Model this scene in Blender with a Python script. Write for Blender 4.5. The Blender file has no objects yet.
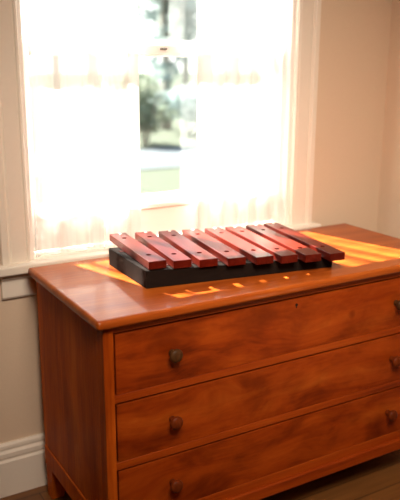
import bpy, bmesh, math, random
from mathutils import Vector, Matrix, noise
S = bpy.context.scene
COL = S.collection
R = math.radians
H = 0.718            # height of the dresser top above the floor (metres)

# ------------------------------------------------------------------ camera
cam = bpy.data.cameras.new('camera'); cam_o = bpy.data.objects.new('camera', cam); COL.objects.link(cam_o)
cam_o.location = (-0.5647, -1.3987, H + 0.5609)
cam_o.rotation_euler = (R(75.177), R(-0.264), R(-30.530))
cam.sensor_fit = 'HORIZONTAL'; cam.sensor_width = 36; cam.lens = 36 * 720.15 / 400
cam.clip_end = 300
cam.dof.use_dof = True; cam.dof.focus_distance = 1.86; cam.dof.aperture_fstop = 3.2
S.camera = cam_o

# ------------------------------------------------------------------ light and exposure
S.view_settings.view_transform = 'Standard'; S.view_settings.look = 'None'
S.view_settings.exposure = 0.78; S.view_settings.gamma = 1.0; S.view_settings.use_curve_mapping = False
W = bpy.data.worlds.new('world'); S.world = W; W.use_nodes = True
wn = W.node_tree; wn.nodes.clear()
wo = wn.nodes.new('ShaderNodeOutputWorld'); wb = wn.nodes.new('ShaderNodeBackground')
wtc = wn.nodes.new('ShaderNodeTexCoord'); wsp = wn.nodes.new('ShaderNodeSeparateXYZ'); wr = wn.nodes.new('ShaderNodeValToRGB')
wr.color_ramp.elements[0].position = 0.0; wr.color_ramp.elements[0].color = (1.0, 0.97, 0.92, 1)
wr.color_ramp.elements[1].position = 0.7; wr.color_ramp.elements[1].color = (0.62, 0.80, 1.0, 1)
wn.links.new(wtc.outputs['Generated'], wsp.inputs[0]); wn.links.new(wsp.outputs['Z'], wr.inputs[0])
wn.links.new(wr.outputs[0], wb.inputs[0]); wn.links.new(wb.outputs[0], wo.inputs[0])
wb.inputs[1].default_value = 2.0

def sun_lamp():
    l = bpy.data.lights.new('sun', 'SUN'); l.energy = 44; l.color = (1.0, 0.95, 0.86); l.angle = R(0.6)
    o = bpy.data.objects.new('sun', l); COL.objects.link(o)
    d = Vector((0.29, -1.0, -0.93))
    o.rotation_euler = d.to_track_quat('-Z', 'Y').to_euler(); o.location = (-2, 6, 7)
sun_lamp()
def area(name, loc, target, sx, sy, power, col, spread=180):
    l = bpy.data.lights.new(name, 'AREA'); l.shape = 'RECTANGLE'; l.size = sx; l.size_y = sy; l.energy = power; l.color = col; l.spread = R(spread)
    o = bpy.data.objects.new(name, l); COL.objects.link(o); o.location = loc
    o.rotation_euler = (Vector(target) - Vector(loc)).to_track_quat('-Z', 'Y').to_euler()
area('room_fill', (-0.12, -1.18, 2.0), (0.66, 0.3, 0.74), 0.7, 0.6, 4.9, (1.0, 0.83, 0.66), 66)  # added warm fill lamp inside the room

# ------------------------------------------------------------------ helpers
def link(name, me, mat=None, parent=None, smooth=False):
    o = bpy.data.objects.new(name, me); COL.objects.link(o)
    if mat: me.materials.append(mat)
    if smooth:
        for p in me.polygons: p.use_smooth = True
    if parent: o.parent = parent
    return o
def obj(name, bm, mat, parent=None, smooth=False):
    bmesh.ops.recalc_face_normals(bm, faces=bm.faces[:])
    me = bpy.data.meshes.new(name); bm.to_mesh(me); bm.free()
    return link(name, me, mat, parent, smooth)
def tag(o, label=None, cat=None, group=None, kind=None):
    for k, v in (('label', label), ('category', cat), ('group', group), ('kind', kind)):
        if v: o[k] = v
    return o
def empty(name, loc=(0, 0, 0), rz=0):
    o = bpy.data.objects.new(name, None); COL.objects.link(o); o.location = loc; o.rotation_euler = (0, 0, rz)
    o.empty_display_size = 0.05
    return o
def box(bm, x0, x1, y0, y1, z0, z1, bev=0, seg=2):
    t = bmesh.new()
    bmesh.ops.create_cube(t, size=1)
    for v in t.verts:
        v.co = Vector(((x0 + x1) / 2 + v.co.x * (x1 - x0), (y0 + y1) / 2 + v.co.y * (y1 - y0), (z0 + z1) / 2 + v.co.z * (z1 - z0)))
    if bev: bmesh.ops.bevel(t, geom=t.edges[:], offset=bev, segments=seg, affect='EDGES', profile=0.5)
    merge(bm, t)
def merge(bm, t, M=None):
    if M is not None: t.transform(M)
    me = bpy.data.meshes.new('tmp'); t.to_mesh(me); t.free(); bm.from_mesh(me); bpy.data.meshes.remove(me)
def bx(*a, **k):
    bm = bmesh.new(); box(bm, *a, **k); return bm
def prism(bm, pts, axis, a, b):
    """extrude a closed 2-D outline along an axis: 'x' outline is (y,z), 'y' is (x,z), 'z' is (x,y)"""
    f = {'x': lambda p, t: (t, p[0], p[1]), 'y': lambda p, t: (p[0], t, p[1]), 'z': lambda p, t: (p[0], p[1], t)}[axis]
    A = [bm.verts.new(f(p, a)) for p in pts]; B = [bm.verts.new(f(p, b)) for p in pts]
    n = len(pts)
    for i in range(n): bm.faces.new((A[i], A[(i + 1) % n], B[(i + 1) % n], B[i]))
    bm.faces.new(A); bm.faces.new(B[::-1])
def lathe(bm, prof, n=28, M=None):
    """profile of (radius, height) revolved about local Z"""
    t = bmesh.new(); rings = []
    for r, h in prof:
        rings.append([t.verts.new((r * math.cos(2 * math.pi * k / n), r * math.sin(2 * math.pi * k / n), h)) for k in range(n)])
    for a, b in zip(rings, rings[1:]):
        for k in range(n): t.faces.new((a[k], a[(k + 1) % n], b[(k + 1) % n], b[k]))
    t.faces.new(rings[0][::-1]); t.faces.new(rings[-1])
    merge(bm, t, M)

# ------------------------------------------------------------------ materials
def new_mat(name):
    m = bpy.data.materials.new(name); m.use_nodes = True
    n = m.node_tree; b = n.nodes['Principled BSDF']
    return m, n, b
def plain(name, col, rough=0.6, spec=0.5, bump=0, scale=60, var=0.0):
    m, n, b = new_mat(name)
    b.inputs['Base Color'].default_value = (*col, 1); b.inputs['Roughness'].default_value = rough
    b.inputs['Specular IOR Level'].default_value = spec
    tc = n.nodes.new('ShaderNodeTexCoord'); t = n.nodes.new('ShaderNodeTexNoise'); t.inputs['Scale'].default_value = scale; t.inputs['Detail'].default_value = 4
    n.links.new(tc.outputs['Object'], t.inputs['Vector'])
    if var:
        r = n.nodes.new('ShaderNodeValToRGB')
        r.color_ramp.elements[0].position = 0.3; r.color_ramp.elements[1].position = 0.7
        r.color_ramp.elements[0].color = (*[c * (1 - var) for c in col], 1); r.color_ramp.elements[1].color = (*[min(1, c * (1 + var)) for c in col], 1)
        n.links.new(t.outputs['Fac'], r.inputs[0]); n.links.new(r.outputs[0], b.inputs['Base Color'])
    if bump:
        bp = n.nodes.new('ShaderNodeBump'); bp.inputs['Strength'].default_value = bump; bp.inputs['Distance'].default_value = 0.002
        n.links.new(t.outputs['Fac'], bp.inputs['Height']); n.links.new(bp.outputs[0], b.inputs['Normal'])
    return m
def wood(name, axis, stops, rough=0.35, spec=0.5, scale=1.0, swirl=0.25, coat=0.0, fine=0.35, coat_rough=0.15, blotch=0.0):
    """long-grained timber: noise drawn out along one axis, bent by a slow swirl, plus fine pores"""
    m, n, b = new_mat(name); N = n.nodes.new; L = n.links.new
    tc = N('ShaderNodeTexCoord'); oi = N('ShaderNodeObjectInfo')
    ad = N('ShaderNodeVectorMath'); ad.operation = 'ADD'
    sc = N('ShaderNodeVectorMath'); sc.operation = 'SCALE'; sc.inputs[0].default_value = (7.3, 3.1, 5.7)
    L(oi.outputs['Random'], sc.inputs['Scale']); L(tc.outputs['Object'], ad.inputs[0]); L(sc.outputs[0], ad.inputs[1])
    sw = N('ShaderNodeTexNoise'); sw.inputs['Scale'].default_value = 5.0 * scale; sw.inputs['Detail'].default_value = 2
    mp0 = N('ShaderNodeMapping'); st = {'x': (0.35, 1, 1), 'y': (1, 0.35, 1), 'z': (1, 1, 0.35)}[axis]; mp0.inputs['Scale'].default_value = st
    L(ad.outputs[0], mp0.inputs[0]); L(mp0.outputs[0], sw.inputs['Vector'])
    sub = N('ShaderNodeVectorMath'); sub.operation = 'SUBTRACT'; sub.inputs[1].default_value = (0.5, 0.5, 0.5); L(sw.outputs['Color'], sub.inputs[0])
    ms = N('ShaderNodeVectorMath'); ms.operation = 'SCALE'; ms.inputs['Scale'].default_value = swirl; L(sub.outputs[0], ms.inputs[0])
    a2 = N('ShaderNodeVectorMath'); a2.operation = 'ADD'; L(ad.outputs[0], a2.inputs[0]); L(ms.outputs[0], a2.inputs[1])
    mp = N('ShaderNodeMapping'); g = {'x': (1.2, 13, 13), 'y': (13, 1.2, 13), 'z': (13, 13, 1.2)}[axis]
    mp.inputs['Scale'].default_value = [k * scale for k in g]; L(a2.outputs[0], mp.inputs[0])
    t1 = N('ShaderNodeTexNoise'); t1.inputs['Scale'].default_value = 1.0; t1.inputs['Detail'].default_value = 5; t1.inputs['Roughness'].default_value = 0.55; L(mp.outputs[0], t1.inputs['Vector'])
    mp2 = N('ShaderNodeMapping'); g2 = {'x': (4, 150, 150), 'y': (150, 4, 150), 'z': (150, 150, 4)}[axis]
    mp2.inputs['Scale'].default_value = g2; L(a2.outputs[0], mp2.inputs[0])
    t2 = N('ShaderNodeTexNoise'); t2.inputs['Scale'].default_value = 1.0; t2.inputs['Detail'].default_value = 3; L(mp2.outputs[0], t2.inputs['Vector'])
    mx = N('ShaderNodeMix'); mx.data_type = 'FLOAT'; mx.inputs[0].default_value = fine; L(t1.outputs['Fac'], mx.inputs[2]); L(t2.outputs['Fac'], mx.inputs[3])
    r = N('ShaderNodeValToRGB'); els = r.color_ramp.elements
    while len(els) < len(stops): els.new(0.5)
    for e, (p, c) in zip(els, stops): e.position = p; e.color = (*c, 1)
    L(mx.outputs[0], r.inputs[0]); L(r.outputs[0], b.inputs['Base Color'])
    if blotch:      # darker figure and small knots in the timber
        m3 = N('ShaderNodeMapping'); m3.inputs['Scale'].default_value = {'x': (6, 6, 10), 'y': (10, 6, 6), 'z': (10, 10, 4)}[axis]; L(a2.outputs[0], m3.inputs[0])
        t3 = N('ShaderNodeTexNoise'); t3.inputs['Scale'].default_value = 1.0; t3.inputs['Detail'].default_value = 4; t3.inputs['Roughness'].default_value = 0.6; L(m3.outputs[0], t3.inputs['Vector'])
        r3 = N('ShaderNodeValToRGB'); r3.color_ramp.elements[0].position = 0.30; r3.color_ramp.elements[1].position = 0.58
        k = 1 - blotch; r3.color_ramp.elements[0].color = (k, k * 0.85, k * 0.7, 1); L(t3.outputs['Fac'], r3.inputs[0])
        vo = N('ShaderNodeTexVoronoi'); vo.inputs['Scale'].default_value = 4.2; L(ad.outputs[0], vo.inputs['Vector'])
        r4 = N('ShaderNodeValToRGB'); r4.color_ramp.elements[0].position = 0.02; r4.color_ramp.elements[1].position = 0.075; r4.color_ramp.elements[0].color = (0.42, 0.3, 0.25, 1); L(vo.outputs['Distance'], r4.inputs[0])
        p = r.outputs[0]
        for q in (r3, r4):
            mm = N('ShaderNodeMix'); mm.data_type = 'RGBA'; mm.blend_type = 'MULTIPLY'; mm.inputs[0].default_value = 1; L(p, mm.inputs[6]); L(q.outputs[0], mm.inputs[7]); p = mm.outputs[2]
        L(p, b.inputs['Base Color'])
    b.inputs['Roughness'].default_value = rough; b.inputs['Specular IOR Level'].default_value = spec
    b.inputs['Coat Weight'].default_value = coat; b.inputs['Coat Roughness'].default_value = coat_rough
    bp = N('ShaderNodeBump'); bp.inputs['Strength'].default_value = 0.12; bp.inputs['Distance'].default_value = 0.001
    L(t2.outputs['Fac'], bp.inputs['Height']); L(bp.outputs[0], b.inputs['Normal'])
    return m
CH = [(0.28, (0.12, 0.012, 0.001)), (0.42, (0.27, 0.035, 0.002)), (0.57, (0.37, 0.058, 0.004)), (0.74, (0.48, 0.105, 0.010))]
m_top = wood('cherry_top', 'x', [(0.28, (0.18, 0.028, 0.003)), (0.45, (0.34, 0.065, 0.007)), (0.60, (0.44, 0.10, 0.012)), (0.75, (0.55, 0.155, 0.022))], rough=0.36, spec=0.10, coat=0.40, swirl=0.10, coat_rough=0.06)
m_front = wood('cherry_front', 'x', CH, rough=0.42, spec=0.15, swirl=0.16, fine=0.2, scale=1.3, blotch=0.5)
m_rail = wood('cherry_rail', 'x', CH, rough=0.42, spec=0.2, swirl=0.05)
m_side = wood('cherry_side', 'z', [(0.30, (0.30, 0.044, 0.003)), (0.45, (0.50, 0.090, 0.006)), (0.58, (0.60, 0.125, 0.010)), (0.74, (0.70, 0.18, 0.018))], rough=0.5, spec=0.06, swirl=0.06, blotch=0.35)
m_knob = wood('knob_wood', 'z', [(0.3, (0.09, 0.014, 0.003)), (0.7, (0.19, 0.034, 0.006))], rough=0.4, spec=0.12, scale=3)
m_knob_worn = wood('worn_knob_wood', 'z', [(0.3, (0.045, 0.018, 0.006)), (0.7, (0.09, 0.036, 0.012))], rough=0.4, spec=0.12, scale=3)
m_bar = wood('padauk_bar', 'y', [(0.3, (0.045, 0.003, 0.0013)), (0.5, (0.082, 0.0058, 0.0024)), (0.7, (0.13, 0.012, 0.005))], rough=0.34, spec=0.10, scale=1.6, swirl=0.05, coat=0.10, coat_rough=0.12)
m_black = wood('black_stained_wood', 'x', [(0.3, (0.007, 0.0045, 0.0035)), (0.7, (0.016, 0.010, 0.008))], rough=0.6, spec=0.05)
m_felt = plain('dark_felt', (0.05, 0.012, 0.010), 0.95, 0.1, bump=0.5, scale=300)
m_dark = plain('dark_hole', (0.010, 0.006, 0.004), 0.8, 0.2)
m_pin = plain('pale_steel', (0.78, 0.72, 0.66), 0.30, 0.6); m_pin.node_tree.nodes['Principled BSDF'].inputs['Metallic'].default_value = 0.9
m_screw = plain('dark_screw', (0.07, 0.015, 0.012), 0.4, 0.5)
m_wall = plain('wall_paint', (0.71, 0.56, 0.42), 0.8, 0.2, bump=0.15, scale=220, var=0.02)
m_trim = plain('cream_trim_paint', (0.84, 0.76, 0.66), 0.45, 0.4, bump=0.05, scale=90, var=0.01)
m_sash = plain('white_sash_paint', (0.92, 0.87, 0.82), 0.4, 0.4, bump=0.05, scale=90)
m_ceiling = plain('ceiling_paint', (0.82, 0.78, 0.72), 0.9, 0.1, bump=0.1, scale=150)
m_brass = plain('dark_latch_metal', (0.10, 0.08, 0.06), 0.4, 0.5)

def floor_mat():
    m, n, b = new_mat('oak_floorboards'); N = n.nodes.new; L = n.links.new
    tc = N('ShaderNodeTexCoord'); mp = N('ShaderNodeMapping'); mp.inputs['Rotation'].default_value = (0, 0, 0)
    L(tc.outputs['Object'], mp.inputs[0])
    br = N('ShaderNodeTexBrick'); br.inputs['Scale'].default_value = 1; br.inputs['Brick Width'].default_value = 1.1; br.inputs['Row Height'].default_value = 0.085
    br.inputs['Mortar Size'].default_value = 0.0015; br.inputs['Color1'].default_value = (0.25, 0.100, 0.026, 1); br.inputs['Color2'].default_value = (0.18, 0.066, 0.016, 1); br.inputs['Mortar'].default_value = (0.05, 0.02, 0.008, 1)
    L(mp.outputs[0], br.inputs['Vector'])
    m2 = N('ShaderNodeMapping'); m2.inputs['Scale'].default_value = (3, 60, 60); L(mp.outputs[0], m2.inputs[0])
    t = N('ShaderNodeTexNoise'); t.inputs['Scale'].default_value = 1; t.inputs['Detail'].default_value = 4; L(m2.outputs[0], t.inputs['Vector'])
    mx = N('ShaderNodeMix'); mx.data_type = 'RGBA'; mx.blend_type = 'MULTIPLY'; mx.inputs[0].default_value = 0.6
    r = N('ShaderNodeValToRGB'); r.color_ramp.elements[0].color = (0.5, 0.45, 0.4, 1); r.color_ramp.elements[0].position = 0.3; r.color_ramp.elements[1].position = 0.65
    L(t.outputs['Fac'], r.inputs[0]); L(br.outputs['Color'], mx.inputs[6]); L(r.outputs[0], mx.inputs[7]); L(mx.outputs[2], b.inputs['Base Color'])
    b.inputs['Roughness'].default_value = 0.4
    return m
def sheer_mat():
    m, n, b = new_mat('sheer_voile'); N = n.nodes.new; L = n.links.new
    n.nodes.remove(b); out = n.nodes['Material Output']
    tc = N('ShaderNodeTexCoord'); mp = N('ShaderNodeMapping'); mp.inputs['Scale'].default_value = (17, 2, 0.15); mp.inputs['Location'].default_value = (9.2, 0, 0); L(tc.outputs['Object'], mp.inputs[0])
    t = N('ShaderNodeTexNoise'); t.inputs['Scale'].default_value = 1; t.inputs['Detail'].default_value = 3; L(mp.outputs[0], t.inputs['Vector'])
    mr = N('ShaderNodeMapRange'); mr.inputs[1].default_value = 0.44; mr.inputs[2].default_value = 0.58; mr.inputs[3].default_value = 0.08; mr.inputs[4].default_value = 0.60; L(t.outputs['Fac'], mr.inputs[0])
    d = N('ShaderNodeBsdfDiffuse'); d.inputs[0].default_value = (0.90, 0.89, 0.88, 1)
    tl = N('ShaderNodeBsdfTranslucent'); tl.inputs[0].default_value = (0.95, 0.93, 0.90, 1)
    tr = N('ShaderNodeBsdfTransparent')
    a = N('ShaderNodeMixShader'); a.inputs[0].default_value = 0.08; L(d.outputs[0], a.inputs[1]); L(tl.outputs[0], a.inputs[2])
    c = N('ShaderNodeMixShader'); L(mr.outputs[0], c.inputs[0]); L(a.outputs[0], c.inputs[1]); L(tr.outputs[0], c.inputs[2]); L(c.outputs[0], out.inputs[0])
    return m
def glass_mat():
    m, n, b = new_mat('window_glass'); N = n.nodes.new; L = n.links.new
    n.nodes.remove(b); out = n.nodes['Material Output']
    tr = N('ShaderNodeBsdfTransparent'); tr.inputs[0].default_value = (0.95, 0.97, 0.96, 1)
    g = N('ShaderNodeBsdfGlossy'); g.inputs['Roughness'].default_value = 0.02
    mx = N('ShaderNodeMixShader'); mx.inputs[0].default_value = 0.04; L(tr.outputs[0], mx.inputs[1]); L(g.outputs[0], mx.inputs[2]); L(mx.outputs[0], out.inputs[0])
    return m
def leaf_mat(name, c0, c1):
    m, n, b = new_mat(name); N = n.nodes.new; L = n.links.new
    n.nodes.remove(b); out = n.nodes['Material Output']
    tc = N('ShaderNodeTexCoord'); t = N('ShaderNodeTexNoise'); t.inputs['Scale'].default_value = 1.6; L(tc.outputs['Object'], t.inputs['Vector'])
    r = N('ShaderNodeValToRGB'); r.color_ramp.elements[0].position = 0.35; r.color_ramp.elements[1].position = 0.65
    r.color_ramp.elements[0].color = (*c0, 1); r.color_ramp.elements[1].color = (*c1, 1); L(t.outputs['Fac'], r.inputs[0])
    d = N('ShaderNodeBsdfDiffuse'); tl = N('ShaderNodeBsdfTranslucent'); L(r.outputs[0], d.inputs[0]); L(r.outputs[0], tl.inputs[0])
    a = N('ShaderNodeMixShader'); a.inputs[0].default_value = 0.5; L(d.outputs[0], a.inputs[1]); L(tl.outputs[0], a.inputs[2]); L(a.outputs[0], out.inputs[0])
    return m
m_floor = floor_mat(); m_sheer = sheer_mat(); m_glass = glass_mat()
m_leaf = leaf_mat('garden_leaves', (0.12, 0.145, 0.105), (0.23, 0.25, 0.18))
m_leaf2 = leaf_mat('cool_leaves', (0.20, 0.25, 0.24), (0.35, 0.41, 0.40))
m_bark = plain('bark', (0.34, 0.31, 0.28), 0.9, 0.1, bump=0.6, scale=30, var=0.3)
m_lawn = plain('lawn', (0.042, 0.048, 0.033), 0.95, 0.1, bump=0.6, scale=40, var=0.12)
m_path = plain('pale_paving', (0.060, 0.067, 0.074), 0.9, 0.1, bump=0.2, scale=20, var=0.06)

# ------------------------------------------------------------------ the room
YW = 0.56; XR = 1.375; XL = -2.6; YF = -3.4; ZC = 2.45
WX0, WX1, WZ0, WZ1 = 0.027, 0.950, H - 0.03, 2.12          # window opening
def struct(o): o['kind'] = 'structure'; return o
struct(obj('floor', bx(XL - 0.1, XR + 0.1, YF - 0.1, YW + 0.16, -0.05, 0.0), m_floor))
struct(obj('ceiling', bx(XL - 0.1, XR + 0.1, YF - 0.1, YW + 0.16, ZC, ZC + 0.05), m_ceiling))
bm = bmesh.new()
box(bm, XL - 0.1, WX0, YW, YW + 0.16, 0, ZC); box(bm, WX1, XR + 0.1, YW, YW + 0.16, 0, ZC)
box(bm, WX0, WX1, YW, YW + 0.16, 0, WZ0); box(bm, WX0, WX1, YW, YW + 0.16, WZ1, ZC)
struct(obj('wall_back', bm, m_wall))
struct(obj('wall_right', bx(XR, XR + 0.1, YF, YW, 0, ZC), m_wall))
struct(obj('wall_left', bx(XL - 0.1, XL, YF, YW, 0, ZC), m_wall))
struct(obj('wall_front', bx(XL - 0.1, XR + 0.1, YF - 0.1, YF, 0, ZC), m_wall))
BP = [(0, 0), (0.018, 0), (0.018, 0.112), (0.013, 0.118), (0.013, 0.123), (0.0165, 0.127), (0.0165, 0.140), (0.010, 0.147), (0.010, 0.151), (0.013, 0.155), (0.012, 0.164), (0.007, 0.170), (0, 0.170)]
bm = bmesh.new(); prism(bm, [(YW - d, z) for d, z in BP], 'x', XL, XR); struct(obj('baseboard_back', bm, m_trim))
bm = bmesh.new(); prism(bm, [(XR - d, z) for d, z in BP], 'y', YF, YW - 0.018); struct(obj('baseboard_right', bm, m_trim))

# ------------------------------------------------------------------ the window
win = struct(empty('window_1', (0, 0, 0)))
def casing(x_in, sgn):
    # outline in (x,y): x measured outward from the opening
    pr = [(0, 0), (0, 0.014), (0.004, 0.018), (0.009, 0.018), (0.012, 0.014), (0.016, 0.016), (0.055, 0.018), (0.060, 0.015), (0.064, 0.015), (0.068, 0.026), (0.084, 0.026), (0.086, 0.022), (0.086, 0)]
    b = bmesh.new(); prism(b, [(x_in + sgn * x, YW - y) for x, y in pr], 'z', H + 0.004, WZ1 + 0.09); return b
obj('casing', casing(WX0, -1), m_trim, win); obj('casing', casing(WX1, 1), m_trim, win)
bm = bmesh.new(); prism(bm, [(YW, WZ1), (YW - 0.018, WZ1), (YW - 0.018, WZ1 + 0.075), (YW - 0.030, WZ1 + 0.085), (YW - 0.030, WZ1 + 0.1), (YW, WZ1 + 0.1)], 'x', WX0, WX1)
obj('head_casing', bm, m_trim, win)
bm = bmesh.new(); box(bm, WX0 - 0.115, WX1 + 0.115, YW - 0.046, YW, H - 0.024, H + 0.004, 0.006, 3); box(bm, WX0, WX1, YW - 0.002, YW + 0.16, H - 0.024, H + 0.004)
obj('window_sill', bm, m_trim, win)
bm = bmesh.new(); prism(bm, [(YW, H - 0.024), (YW - 0.022, H - 0.024), (YW - 0.022, H - 0.036), (YW - 0.014, H - 0.046), (YW - 0.014, H - 0.094), (YW - 0.010, H - 0.1), (YW, H - 0.1)], 'x', WX0 - 0.088, WX1 + 0.088)
obj('apron', bm, m_trim, win)
bm = bmesh.new()
box(bm, WX0, WX0 + 0.012, YW, YW + 0.16, H + 0.004, WZ1); box(bm, WX1 - 0.012, WX1, YW, YW + 0.16, H + 0.004, WZ1); box(bm, WX0, WX1, YW, YW + 0.16, WZ1 - 0.012, WZ1)
box(bm, WX0 + 0.012, WX0 + 0.024, YW + 0.03, YW + 0.045, H + 0.004, WZ1); box(bm, WX1 - 0.024, WX1 - 0.012, YW + 0.03, YW + 0.045, H + 0.004, WZ1)
obj('jamb', bm, m_sash, win)
ZM = H + 0.592                                               # meeting rail
def sash(name, y0, y1, z0, z1, bot, top):
    b = bmesh.new(); x0, x1 = WX0 + 0.013, WX1 - 0.013; st = 0.030
    box(b, x0, x0 + st, y0, y1, z0, z1, 0.003, 2); box(b, x1 - st, x1, y0, y1, z0, z1, 0.003, 2)
    box(b, x0 + st - 0.002, x1 - st + 0.002, y0, y1, z0, z0 + bot, 0.004, 2); box(b, x0 + st - 0.002, x1 - st + 0.002, y0, y1, z1 - top, z1, 0.003, 2)
    # glazing bead round the pane
    for (a0, a1, c0, c1) in ((x0 + st - 0.001, x1 - st + 0.001, z0 + bot - 0.002, z0 + bot + 0.010), (x0 + st - 0.001, x1 - st + 0.001, z1 - top - 0.008, z1 - top + 0.001)):
        box(b, a0, a1, y0 + 0.008, y1 - 0.008, c0, c1, 0.003, 2)
    o = obj(name, b, m_sash, win)
    ym = (y0 + y1) / 2
    obj('pane', bx(x0 + st - 0.004, x1 - st + 0.004, ym - 0.002, ym + 0.002, z0 + bot - 0.004, z1 - top + 0.004), m_glass, o)
    return o
low = sash('lower_sash', YW + 0.047, YW + 0.085, H + 0.012, ZM + 0.012, 0.125, 0.028)
bm = bmesh.new(); box(bm, WX0 + 0.044, WX1 - 0.044, YW + 0.036, YW + 0.049, H + 0.106, H + 0.122, 0.004, 2)
obj('sash_lip', bm, m_sash, win)
sash('upper_sash', YW + 0.087, YW + 0.122, ZM - 0.014, WZ1 - 0.012, 0.030, 0.05)
bm = bmesh.new(); box(bm, 0.478, 0.500, YW + 0.041, YW + 0.049, ZM - 0.004, ZM + 0.002, 0.002, 2); box(bm, 0.486, 0.492, YW + 0.034, YW + 0.043, ZM - 0.003, ZM + 0.001, 0.001, 1)
obj('sash_latch', bm, m_brass, win)

# ------------------------------------------------------------------ curtains
def curtain(xt0, xt1, xb0, xb1, n_fold, seed, label, lead=0.0):
    rnd = random.Random(seed); bm = bmesh.new()
    NX, NZ = 180, 40; z0, z1 = H + 0.006, WZ1 - 0.02
    ph = [rnd.uniform(0, 6.28) for _ in range(4)]; rows = []
    for j in range(NZ + 1):
        t = j / NZ; z = z0 + (z1 - z0) * t; row = []
        for i in range(NX + 1):
            s = i / NX
            xb = xb0 + (xb1 - xb0) * s; xt = xt0 + (xt1 - xt0) * s; k = min(1, t / 0.65); x = xb + (xt - xb) * k
            w = s + 0.035 * math.sin(s * 9 + ph[0]) + 0.012 * math.sin(s * 23 + ph[1] + t)
            amp = 0.0135 * (0.6 + 0.4 * math.sin(s * 7 + ph[2])) * (1 - 0.25 * t)
            a = w * n_fold * 2 * math.pi + ph[3]
            y = YW + 0.016 + amp * math.sin(a) * (1 if s > lead else 0.4)
            x += 0.004 * math.sin(a + ph[1])
            row.append(bm.verts.new((x, y, z)))
        rows.append(row)
    for a, b in zip(rows, rows[1:]):
        for i in range(NX): bm.faces.new((a[i], a[i + 1], b[i + 1], b[i]))
    o = obj('sheer_curtain', bm, m_sheer, None, True)
    return tag(o, label, 'curtain', 'sheer curtains in the window')
curtain(0.064, 0.390, 0.044, 0.388, 5, 3, 'sheer white curtain at the window side away from the room corner')
curtain(0.590, 0.934, 0.590, 0.934, 5, 8, 'sheer white curtain at the window side next to the room corner')

# ------------------------------------------------------------------ the dresser
DW, DD = 1.160, 0.500
dr = tag(empty('dresser', (0, 0, 0)), 'low cherry-wood dresser with three wide drawers standing in front of the window', 'dresser')
IN = 0.022; XI0, XI1 = IN, DW - IN
ZB = H - 0.611                                               # underside of the plinth
bm = bx(0, DW, 0, DD, H - 0.024, H, 0.009, 4)
obj('top', bm, m_top, dr)
def side_panel(x0, x1):
    b = bmesh.new(); y0, y1 = IN + 0.035, DD - 0.006
    box(b, x0, x1, y0, y1, ZB + 0.06, H - 0.024)
    return b
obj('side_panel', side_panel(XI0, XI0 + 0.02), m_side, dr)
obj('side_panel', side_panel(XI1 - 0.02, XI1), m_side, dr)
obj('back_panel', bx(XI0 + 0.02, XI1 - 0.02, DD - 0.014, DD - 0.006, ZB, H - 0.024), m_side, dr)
# front frame: stiles and rails
DX0, DX1 = 0.0475, DW - 0.0475
DZ = [(H - 0.0425, H - 0.1990), (H - 0.2190, H - 0.3755), (H - 0.3950, H - 0.5500)]
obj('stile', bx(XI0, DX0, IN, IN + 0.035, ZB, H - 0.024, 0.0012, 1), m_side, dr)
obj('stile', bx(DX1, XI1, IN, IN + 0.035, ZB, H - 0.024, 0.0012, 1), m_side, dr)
for a, b_ in ((H - 0.024, DZ[0][0]), (DZ[0][1], DZ[1][0]), (DZ[1][1], DZ[2][0]), (DZ[2][1], ZB)):
    obj('rail', bx(DX0 - 0.001, DX1 + 0.001, IN + 0.0006, IN + 0.035, b_, a, 0.0008, 1), m_rail, dr)
# plinth moulding round the bottom
def plinth(x0, x1, y0, y1):
    b = bmesh.new(); box(b, x0, x1, y0, y1, ZB, ZB + 0.036, 0.005, 3); return b
obj('plinth', plinth(XI0 - 0.006, XI1 + 0.006, IN - 0.010, IN + 0.004), m_rail, dr)
obj('side_rail', bx(XI0 - 0.003, XI0 + 0.02, IN + 0.004, DD - 0.006, ZB, ZB + 0.060, 0.002, 2), m_side, dr)
obj('side_rail', bx(XI1 - 0.02, XI1 + 0.003, IN + 0.004, DD - 0.006, ZB, ZB + 0.060, 0.002, 2), m_side, dr)
def leg(x, y, sx, sy):
    b = bmesh.new(); t = bmesh.new(); bmesh.ops.create_cube(t, size=1)
    for v in t.verts:
        k = 0.055 if v.co.z > 0 else 0.038
        v.co = Vector((x + sx * k * (v.co.x * sx + 0.5) if True else 0, y + sy * k * (v.co.y * sy + 0.5), (ZB if v.co.z > 0 else 0)))
    bmesh.ops.bevel(t, geom=t.edges[:], offset=0.002, segments=2, affect='EDGES'); merge(b, t)
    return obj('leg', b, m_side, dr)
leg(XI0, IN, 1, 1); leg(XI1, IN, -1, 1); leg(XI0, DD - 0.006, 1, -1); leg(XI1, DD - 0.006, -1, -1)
KN = [(0.0085, -0.004), (0.0085, 0.006), (0.0075, 0.012), (0.0095, 0.016), (0.0150, 0.0185), (0.0172, 0.0225), (0.0172, 0.0255), (0.0150, 0.0290), (0.0095, 0.0312), (0.004, 0.0320), (0.0006, 0.0321)]
KM = Matrix.Rotation(R(90), 4, 'X')                          # knob axis towards the room
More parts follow.
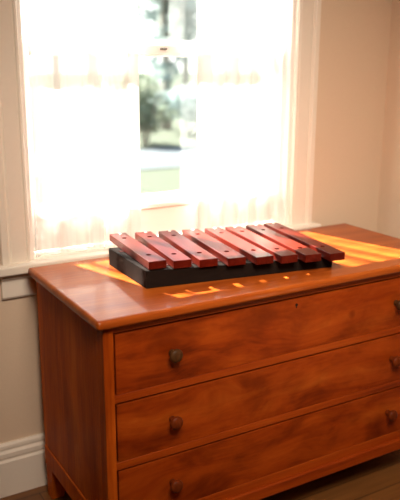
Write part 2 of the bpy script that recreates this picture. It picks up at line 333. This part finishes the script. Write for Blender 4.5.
for k, (zt, zb) in enumerate(DZ):
    t = bmesh.new(); box(t, DX0 + 0.0048, DX1 - 0.0030, IN + 0.002, IN + 0.040, zb + 0.0008, zt - 0.0056, 0.0012, 2)
    # drawer box behind the front
    for (a0, a1, c0, c1, e0, e1) in ((DX0 + 0.012, DX0 + 0.024, IN + 0.022, 0.45, zb + 0.012, zt - 0.02), (DX1 - 0.024, DX1 - 0.012, IN + 0.022, 0.45, zb + 0.012, zt - 0.02), (DX0 + 0.012, DX1 - 0.012, IN + 0.022, 0.45, zb + 0.012, zb + 0.018), (DX0 + 0.012, DX1 - 0.012, 0.44, 0.45, zb + 0.012, zt - 0.02)):
        box(t, a0, a1, c0, c1, e0, e1)
    d = obj('drawer', t, m_front, dr)
    zk = (zt + zb) / 2 - 0.001
    for x in (0.1985, 0.9400):
        b = bmesh.new(); lathe(b, KN, 32, Matrix.Translation((x, IN + 0.002, zk)) @ KM)
        ko = obj('knob', b, m_knob_worn if k == 0 else m_knob, d, True)
    if k == 0:
        b = bmesh.new(); lathe(b, [(0.0042, -0.001), (0.0042, 0.0006), (0.0032, 0.0008), (0.0001, 0.0004)], 20, Matrix.Translation((0.5740, IN + 0.002, H - 0.0655)) @ KM)
        box(b, 0.5725, 0.5755, IN + 0.0014, IN + 0.003, H - 0.0740, H - 0.0665)
        obj('keyhole', b, m_dark, d)

# ------------------------------------------------------------------ the glockenspiel
BQ = [(0.201, 0.161), (0.742, 0.083), (0.775, 0.345), (0.209, 0.413)]      # footprint of the box on the dresser top
BZ = [0.0458, 0.0308, 0.0345, 0.0490]                                     # box height at those corners
g0 = (0.48, 0.25)
gl = tag(empty('glockenspiel', (g0[0], g0[1], H)), 'wooden glockenspiel of eight red-brown bars over a black box, lying on the dresser top', 'glockenspiel')
def gx(x, y, z): return (x - g0[0], y - g0[1], z)
t = bmesh.new()
A = [t.verts.new(gx(x, y, 0.0)) for x, y in BQ]; B = [t.verts.new(gx(x, y, z)) for (x, y), z in zip(BQ, BZ)]
for i in range(4): t.faces.new((A[i], A[(i + 1) % 4], B[(i + 1) % 4], B[i]))
t.faces.new(A[::-1]); t.faces.new(B); bmesh.ops.recalc_face_normals(t, faces=t.faces[:])
bmesh.ops.bevel(t, geom=t.edges[:], offset=0.0009, segments=2, affect='EDGES')
obj('sound_box', t, m_black, gl)
def on_box(u, v):          # bilinear point of the box top
    P = [Vector((x, y, z)) for (x, y), z in zip(BQ, BZ)]
    return (P[0] * (1 - u) + P[1] * u) * (1 - v) + (P[3] * (1 - u) + P[2] * u) * v
for v in (0.16, 0.80):
    t = bmesh.new(); rs = []
    for u in (0.02, 0.98):
        for dv, dz in ((-0.022, -0.001), (0.022, -0.001), (0.022, 0.0016), (-0.022, 0.0016)):
            p = on_box(u, v + dv); rs.append(t.verts.new(gx(p.x, p.y, p.z + dz)))
    for i in range(4): t.faces.new((rs[i], rs[(i + 1) % 4], rs[4 + (i + 1) % 4], rs[4 + i]))
    t.faces.new(rs[:4]); t.faces.new(rs[4:][::-1]); obj('felt_strip', t, m_felt, gl)
BARS = [  # front-near corner, back-near corner, width, height of the upper face
    ((0.210, 0.163), (0.240, 0.477), 0.048, 0.0690), ((0.272, 0.146), (0.316, 0.467), 0.049, 0.0669), ((0.338, 0.129), (0.388, 0.456), 0.051, 0.0647),
    ((0.413, 0.110), (0.462, 0.445), 0.051, 0.0626), ((0.488, 0.090), (0.536, 0.436), 0.051, 0.0604), ((0.557, 0.074), (0.606, 0.430), 0.050, 0.0583),
    ((0.624, 0.056), (0.680, 0.425), 0.049, 0.0561), ((0.696, 0.040), (0.750, 0.427), 0.047, 0.0540)]
TH = 0.0208
for (f, b_, w, zt) in BARS:
    f = Vector((*f, 0)); b_ = Vector((*b_, 0)); L = (b_ - f).length; d = (b_ - f) / L; n = Vector((d.y, -d.x, 0))
    t = bmesh.new(); box(t, 0, w, 0, L, 0, TH, 0.0012, 2)
    k = 0.0028 / L; d3 = Vector((d.x, d.y, k)).normalized(); up = n.cross(d3)       # the bars rise slightly to the back
    M = Matrix(((n.x, d3.x, up.x, f.x - g0[0]), (n.y, d3.y, up.y, f.y - g0[1]), (0, d3.z, up.z, zt - TH), (0, 0, 0, 1)))
    o = obj('tone_bar', t, m_bar, gl); o.matrix_local = M
    # two drilled holes
    holes = [(0.5 * w, 0.200 * L), (0.5 * w, 0.805 * L)]
    t = bmesh.new()
    for (hx, hy) in holes: lathe(t, [(0.0072, TH - 0.007), (0.0072, TH + 0.01)], 24, Matrix.Translation((hx, hy, 0)))
    cut = obj('hole_cutter', t, None); cut.matrix_world = gl.matrix_world
    cut.parent = gl; cut.matrix_local = M
    md = o.modifiers.new('drill', 'BOOLEAN'); md.operation = 'DIFFERENCE'; md.solver = 'EXACT'; md.object = cut
    bpy.context.view_layer.update()
    ev = o.evaluated_get(bpy.context.evaluated_depsgraph_get()); me = bpy.data.meshes.new_from_object(ev)
    o.modifiers.clear(); old = o.data; o.data = me; bpy.data.meshes.remove(old)
    cm = cut.data; bpy.data.objects.remove(cut); bpy.data.meshes.remove(cm)
    for (hx, hy) in holes:
        t = bmesh.new(); lathe(t, [(0.0062, TH - 0.0068), (0.0062, TH - 0.0045), (0.0035, TH - 0.0035), (0.0003, TH - 0.0032)], 20, Matrix.Translation((hx, hy, 0)))
        obj('screw', t, m_screw, o, True)
    t = bmesh.new(); lathe(t, [(0.0045, TH - 0.002), (0.0045, TH + 0.0006), (0.0030, TH + 0.0018), (0.0003, TH + 0.0022)], 20, Matrix.Translation((0.62 * w, L - 0.012, 0)))
    obj('nail_head', t, m_pin, o, True)

# ------------------------------------------------------------------ the garden beyond the window
ZG = -0.45
struct(obj('ground_lawn', bx(-30, 60, 0.9, 90, ZG - 0.2, ZG), m_lawn))
struct(obj('garden_path', bx(-30, 60, 9.0, 11.4, ZG - 0.05, ZG + 0.02), m_path))
def leaves(rnd, n, cx, cy, cz, rx, ry, rz, size, clumps=14):
    vs, fs = [], []
    cl = []
    for _ in range(clumps):
        v = Vector((rnd.gauss(0, 1), rnd.gauss(0, 1), rnd.gauss(0, 1))).normalized() * rnd.uniform(0.35, 0.85)
        cl.append(v)
    for _ in range(n):
        c = rnd.choice(cl); q = Vector((rnd.gauss(0, 1), rnd.gauss(0, 1), rnd.gauss(0, 1))).normalized() * rnd.uniform(0.2, 0.42)
        p = Vector((cx + (c.x + q.x) * rx, cy + (c.y + q.y) * ry, cz + (c.z + q.z) * rz))
        a = Vector((rnd.gauss(0, 1), rnd.gauss(0, 1), rnd.gauss(0, 1))).normalized(); b = a.orthogonal().normalized()
        s = size * rnd.uniform(0.6, 1.3); k = len(vs)
        vs += [p - a * s, p + b * s * 0.45 + a * s * 0.1, p + a * s, p - b * s * 0.45 + a * s * 0.1]; fs.append((k, k + 1, k + 2, k + 3))
    me = bpy.data.meshes.new('foliage'); me.from_pydata([tuple(v) for v in vs], [], fs); return me
def tube(bm, pts, n=9):
    rings = []
    for i, (p, r) in enumerate(pts):
        a = Vector(pts[min(i + 1, len(pts) - 1)][0]) - Vector(pts[max(i - 1, 0)][0]); a.normalize(); u = a.orthogonal().normalized(); v = a.cross(u)
        rings.append([bm.verts.new(Vector(p) + (u * math.cos(2 * math.pi * k / n) + v * math.sin(2 * math.pi * k / n)) * r) for k in range(n)])
    for a, b in zip(rings, rings[1:]):
        for k in range(n): bm.faces.new((a[k], a[(k + 1) % n], b[(k + 1) % n], b[k]))
    bm.faces.new(rings[0]); bm.faces.new(rings[-1])
def tree(x, y, h, r, seed, label, mat, n=2600, lowc=0.45):
    rnd = random.Random(seed); o = tag(empty('tree', (x, y, ZG)), label, 'tree', 'trees in the garden')
    b = bmesh.new(); tube(b, [((0, 0, 0), 0.16), ((0.05, 0, h * 0.25), 0.12), ((-0.04, 0.03, h * 0.55), 0.09), ((0.02, 0, h * 0.85), 0.03)])
    for k in range(5):
        a = rnd.uniform(0, 6.28); z = h * rnd.uniform(0.35, 0.6); tube(b, [((0, 0, z), 0.06), ((math.cos(a) * r * 0.4, math.sin(a) * r * 0.4, z + h * 0.1), 0.035), ((math.cos(a) * r * 0.75, math.sin(a) * r * 0.75, z + h * 0.2), 0.015)], 6)
    obj('trunk', b, m_bark, o, True)
    link('crown', leaves(rnd, n, 0, 0, h * (lowc + 1) / 2, r, r, h * (1 - lowc) / 2, 0.16), mat, o)
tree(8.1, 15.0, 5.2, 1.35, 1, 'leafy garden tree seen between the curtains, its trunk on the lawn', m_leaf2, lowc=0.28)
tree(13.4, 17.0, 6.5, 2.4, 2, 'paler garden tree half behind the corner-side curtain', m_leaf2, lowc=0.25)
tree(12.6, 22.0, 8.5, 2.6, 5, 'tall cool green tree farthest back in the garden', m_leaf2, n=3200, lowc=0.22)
def shrub(x, y, h, r, seed, label, mat):
    rnd = random.Random(seed); o = tag(empty('shrub', (x, y, ZG)), label, 'shrub', 'shrubs along the garden path')
    b = bmesh.new()
    for k in range(6):
        a = k * 1.05; tube(b, [((0.03 * math.cos(a), 0.03 * math.sin(a), 0), 0.02), ((math.cos(a) * r * 0.3, math.sin(a) * r * 0.3, h * 0.5), 0.015), ((math.cos(a) * r * 0.5, math.sin(a) * r * 0.5, h * 0.8), 0.006)], 6)
    obj('stem', b, m_bark, o, True)
    link('foliage', leaves(rnd, 1100, 0, 0, h * 0.55, r, r, h * 0.5, 0.09, 10), mat, o)
shrub(6.15, 12.2, 1.5, 0.8, 11, 'rounded dark shrub behind the garden path', m_leaf)
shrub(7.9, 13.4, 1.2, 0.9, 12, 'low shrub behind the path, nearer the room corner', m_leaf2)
